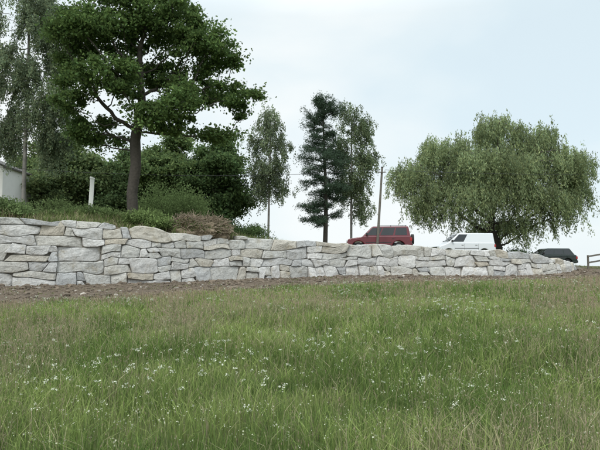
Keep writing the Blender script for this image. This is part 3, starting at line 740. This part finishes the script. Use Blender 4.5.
# ------------------------------------------------------------------ utility pole + wires
pb=np.array([5.0,38.0,gz(5.0,38.0)-.2]); pt=np.array([5.4,38.0,8.0])
e=empty('utility_pole')
d=(pt-pb)/np.linalg.norm(pt-pb)
V,Q=tubes(pb[None],pt[None],d[None],d[None],np.array([.09]),np.array([.065]),14); np_mesh('pole_shaft',V,quads=Q,mat=M_wood,smooth=True,parent=e)
cyl('pole_cap',tuple(pt+d*.02),.08,.05,'z',M_trim,e,14)
box('bracket',5.12,5.62,37.87,37.925,7.64,7.70,M_wood,e,.01)
for ix in(5.17,5.57): cyl('insulator',(ix,37.9,7.76),.03,.12,'z',M_lamp,e,12,.01)
def wire(name,a_,b_,sag,r=.011):
    n=40; f=np.linspace(0,1,n)[:,None]; P=np.array(a_)*(1-f)+np.array(b_)*f; P[:,2]-=(4*sag*f*(1-f))[:,0]
    D=np.gradient(P,axis=0); D/=np.linalg.norm(D,axis=1)[:,None]
    V,Q=tubes(P[:-1],P[1:],D[:-1],D[1:],np.full(n-1,r),np.full(n-1,r),5); np_mesh(name,V,quads=Q,mat=M_trim,smooth=True)
wire('power_cable',(5.17,37.9,7.83),(-30.0,30.0,8.4),1.1,.012)
wire('power_cable',(5.57,37.9,7.83),(60.0,62.0,14.0),1.2,.011)

# ------------------------------------------------------------------ white house (left) and pillar
M_render=simple_mat('white_render',(0.78,0.78,0.76),.85,nscale=3,namp=.04,bump=.1)
M_roof=simple_mat('roof_tiles',(0.10,0.095,0.09),.85,nscale=8,namp=.25,bump=.5)
hz=gz(-20,39)-.3
e=empty('white_house')
ez=7.9; HX=-19.0
b=bmesh.new()
pts=[(HX,hz),(HX,ez),(HX-4,ez+1.7),(HX-8,ez),(HX-8,hz)]
A=[b.verts.new((x,37,z)) for x,z in pts]; B=[b.verts.new((x,41.5,z)) for x,z in pts]
b.faces.new(A); b.faces.new(B[::-1])
for i in range(5): b.faces.new((A[(i+1)%5],A[i],B[i],B[(i+1)%5]))
bmesh.ops.recalc_face_normals(b,faces=b.faces)
me=bpy.data.meshes.new('walls'); b.to_mesh(me); b.free(); me.materials.append(M_render); o=link(bpy.data.objects.new('walls',me)); o.parent=e
for sgn,nm in((1,'roof_right'),(-1,'roof_left')):
    x_e=HX-4+sgn*4.15; ze=ez-.06
    hexa(nm,[(HX-4,36.85,ez+1.72),(x_e,36.85,ze+.02),(x_e,41.65,ze+.02),(HX-4,41.65,ez+1.72),(HX-4,36.85,ez+1.82),(x_e,36.85,ze+.12),(x_e,41.65,ze+.12),(HX-4,41.65,ez+1.82)],M_roof,e)
for wx0 in(HX-6.9,HX-4.5):
    box('window_frame',wx0,wx0+1.3,36.95,37.02,hz+1.3,hz+2.7,M_plate,e)
    box('window_glass',wx0+.08,wx0+1.22,36.93,36.96,hz+1.38,hz+2.62,M_glass,e)
x_,y_=-12.0,33.2; z_=gz(x_,y_); e=empty('white_gate_pillar',(x_,y_,z_)); e.rotation_euler=(0,math.radians(2),math.radians(20))
box('shaft',-.12,.12,-.12,.12,-.1,2.45,M_render,e,.02); hexa('cap',[(-.15,-.15,2.45),(.15,-.15,2.45),(.15,.15,2.45),(-.15,.15,2.45),(-.12,-.12,2.58),(.12,-.12,2.5),(.12,.12,2.5),(-.12,.12,2.58)],M_render,e,.01)

# ------------------------------------------------------------------ wooden fence at the right end
e=empty('wooden_fence'); fx=[20.9,22.2,23.6,25.0,26.4,27.8]; fy=[42.4,42.9,43.4,43.9,44.4,44.9]
zz=[1.32,1.5,1.64,1.72,1.78,1.8]
for i,(a_,b_,c_) in enumerate(zip(fx,fy,zz)): box('post_%d'%i,a_-.055,a_+.055,b_-.055,b_+.055,c_-.7,c_+1.0,M_wood,e,.01)
for i in range(5):
    for j,hh in enumerate((.45,.9)):
        a0=(fx[i]-.05,fy[i]-.075,zz[i]+hh); a1=(fx[i+1]-.05,fy[i+1]-.075,zz[i+1]+hh)
        hexa('rail_%d_%d'%(i,j),[(a0[0],a0[1]-.02,a0[2]-.06),(a1[0],a1[1]-.02,a1[2]-.06),(a1[0],a1[1]+.018,a1[2]-.06),(a0[0],a0[1]+.018,a0[2]-.06),(a0[0],a0[1]-.02,a0[2]+.06),(a1[0],a1[1]-.02,a1[2]+.06),(a1[0],a1[1]+.018,a1[2]+.06),(a0[0],a0[1]+.018,a0[2]+.06)],M_wood,e)

# ------------------------------------------------------------------ sky & sun
SE=math.radians(50); AZ=math.radians(205)
sd=Vector((math.sin(AZ)*math.cos(SE),math.cos(AZ)*math.cos(SE),math.sin(SE)))
w=bpy.data.worlds.new('World'); SC.world=w; w.use_nodes=True; nt=w.node_tree; nt.nodes.clear(); L=nt.links.new
out=nt.nodes.new('ShaderNodeOutputWorld'); sky=nt.nodes.new('ShaderNodeTexSky'); sky.sky_type='NISHITA'; sky.sun_disc=False
sky.sun_elevation=SE; sky.sun_rotation=AZ; sky.air_density=1.0; sky.dust_density=2.0
b1=nt.nodes.new('ShaderNodeBackground'); b1.inputs[1].default_value=.15; L(sky.outputs[0],b1.inputs[0])
b2=nt.nodes.new('ShaderNodeBackground')
tc=nt.nodes.new('ShaderNodeTexCoord'); mp=nt.nodes.new('ShaderNodeMapping'); mp.inputs['Scale'].default_value=(1,1,2.0); mp.inputs['Location'].default_value=(.35,0.1,.2); L(tc.outputs['Generated'],mp.inputs['Vector'])
n1=nt.nodes.new('ShaderNodeTexNoise'); n1.inputs['Scale'].default_value=1.8; n1.inputs['Detail'].default_value=6; n1.inputs['Roughness'].default_value=.45; n1.inputs['Distortion'].default_value=.3
L(mp.outputs[0],n1.inputs['Vector'])
r=nt.nodes.new('ShaderNodeValToRGB'); r.color_ramp.elements[0].position=.34; r.color_ramp.elements[0].color=(.85,.85,.85,1); r.color_ramp.elements[1].position=.58; r.color_ramp.elements[1].color=(1,1,1,1)
L(n1.outputs['Fac'],r.inputs[0])
rc=nt.nodes.new('ShaderNodeValToRGB'); rc.color_ramp.elements[0].position=.38; rc.color_ramp.elements[0].color=(.80,.93,.98,1); rc.color_ramp.elements[1].position=.58; rc.color_ramp.elements[1].color=(.94,.99,1,1)
L(n1.outputs['Fac'],rc.inputs[0]); L(rc.outputs[0],b2.inputs[0])
sx=nt.nodes.new('ShaderNodeSeparateXYZ'); L(tc.outputs['Generated'],sx.inputs[0])
mr=nt.nodes.new('ShaderNodeMapRange'); mr.inputs['From Min'].default_value=.4; mr.inputs['From Max'].default_value=1; mr.inputs['To Min'].default_value=1.0; mr.inputs['To Max'].default_value=2.9
L(sx.outputs['Z'],mr.inputs['Value']); L(mr.outputs[0],b2.inputs[1])
mx=nt.nodes.new('ShaderNodeMixShader'); L(r.outputs[0],mx.inputs[0]); L(b1.outputs[0],mx.inputs[1]); L(b2.outputs[0],mx.inputs[2]); L(mx.outputs[0],out.inputs[0])
sun=bpy.data.lights.new('sun','SUN'); sun.energy=1.5; sun.angle=math.radians(12); sun.color=(1,.96,.9)
so=link(bpy.data.objects.new('sun',sun)); so.rotation_euler=sd.to_track_quat('Z','Y').to_euler()

cam=bpy.data.cameras.new('camera'); cam.sensor_width=36; cam.lens=35; cam.clip_end=3000
co=link(bpy.data.objects.new('camera',cam)); co.location=(0,0,1.6); co.rotation_euler=(math.radians(90+3.93),0,0)
SC.camera=co
SC.view_settings.view_transform='Standard'; SC.view_settings.look='None'; SC.view_settings.exposure=0
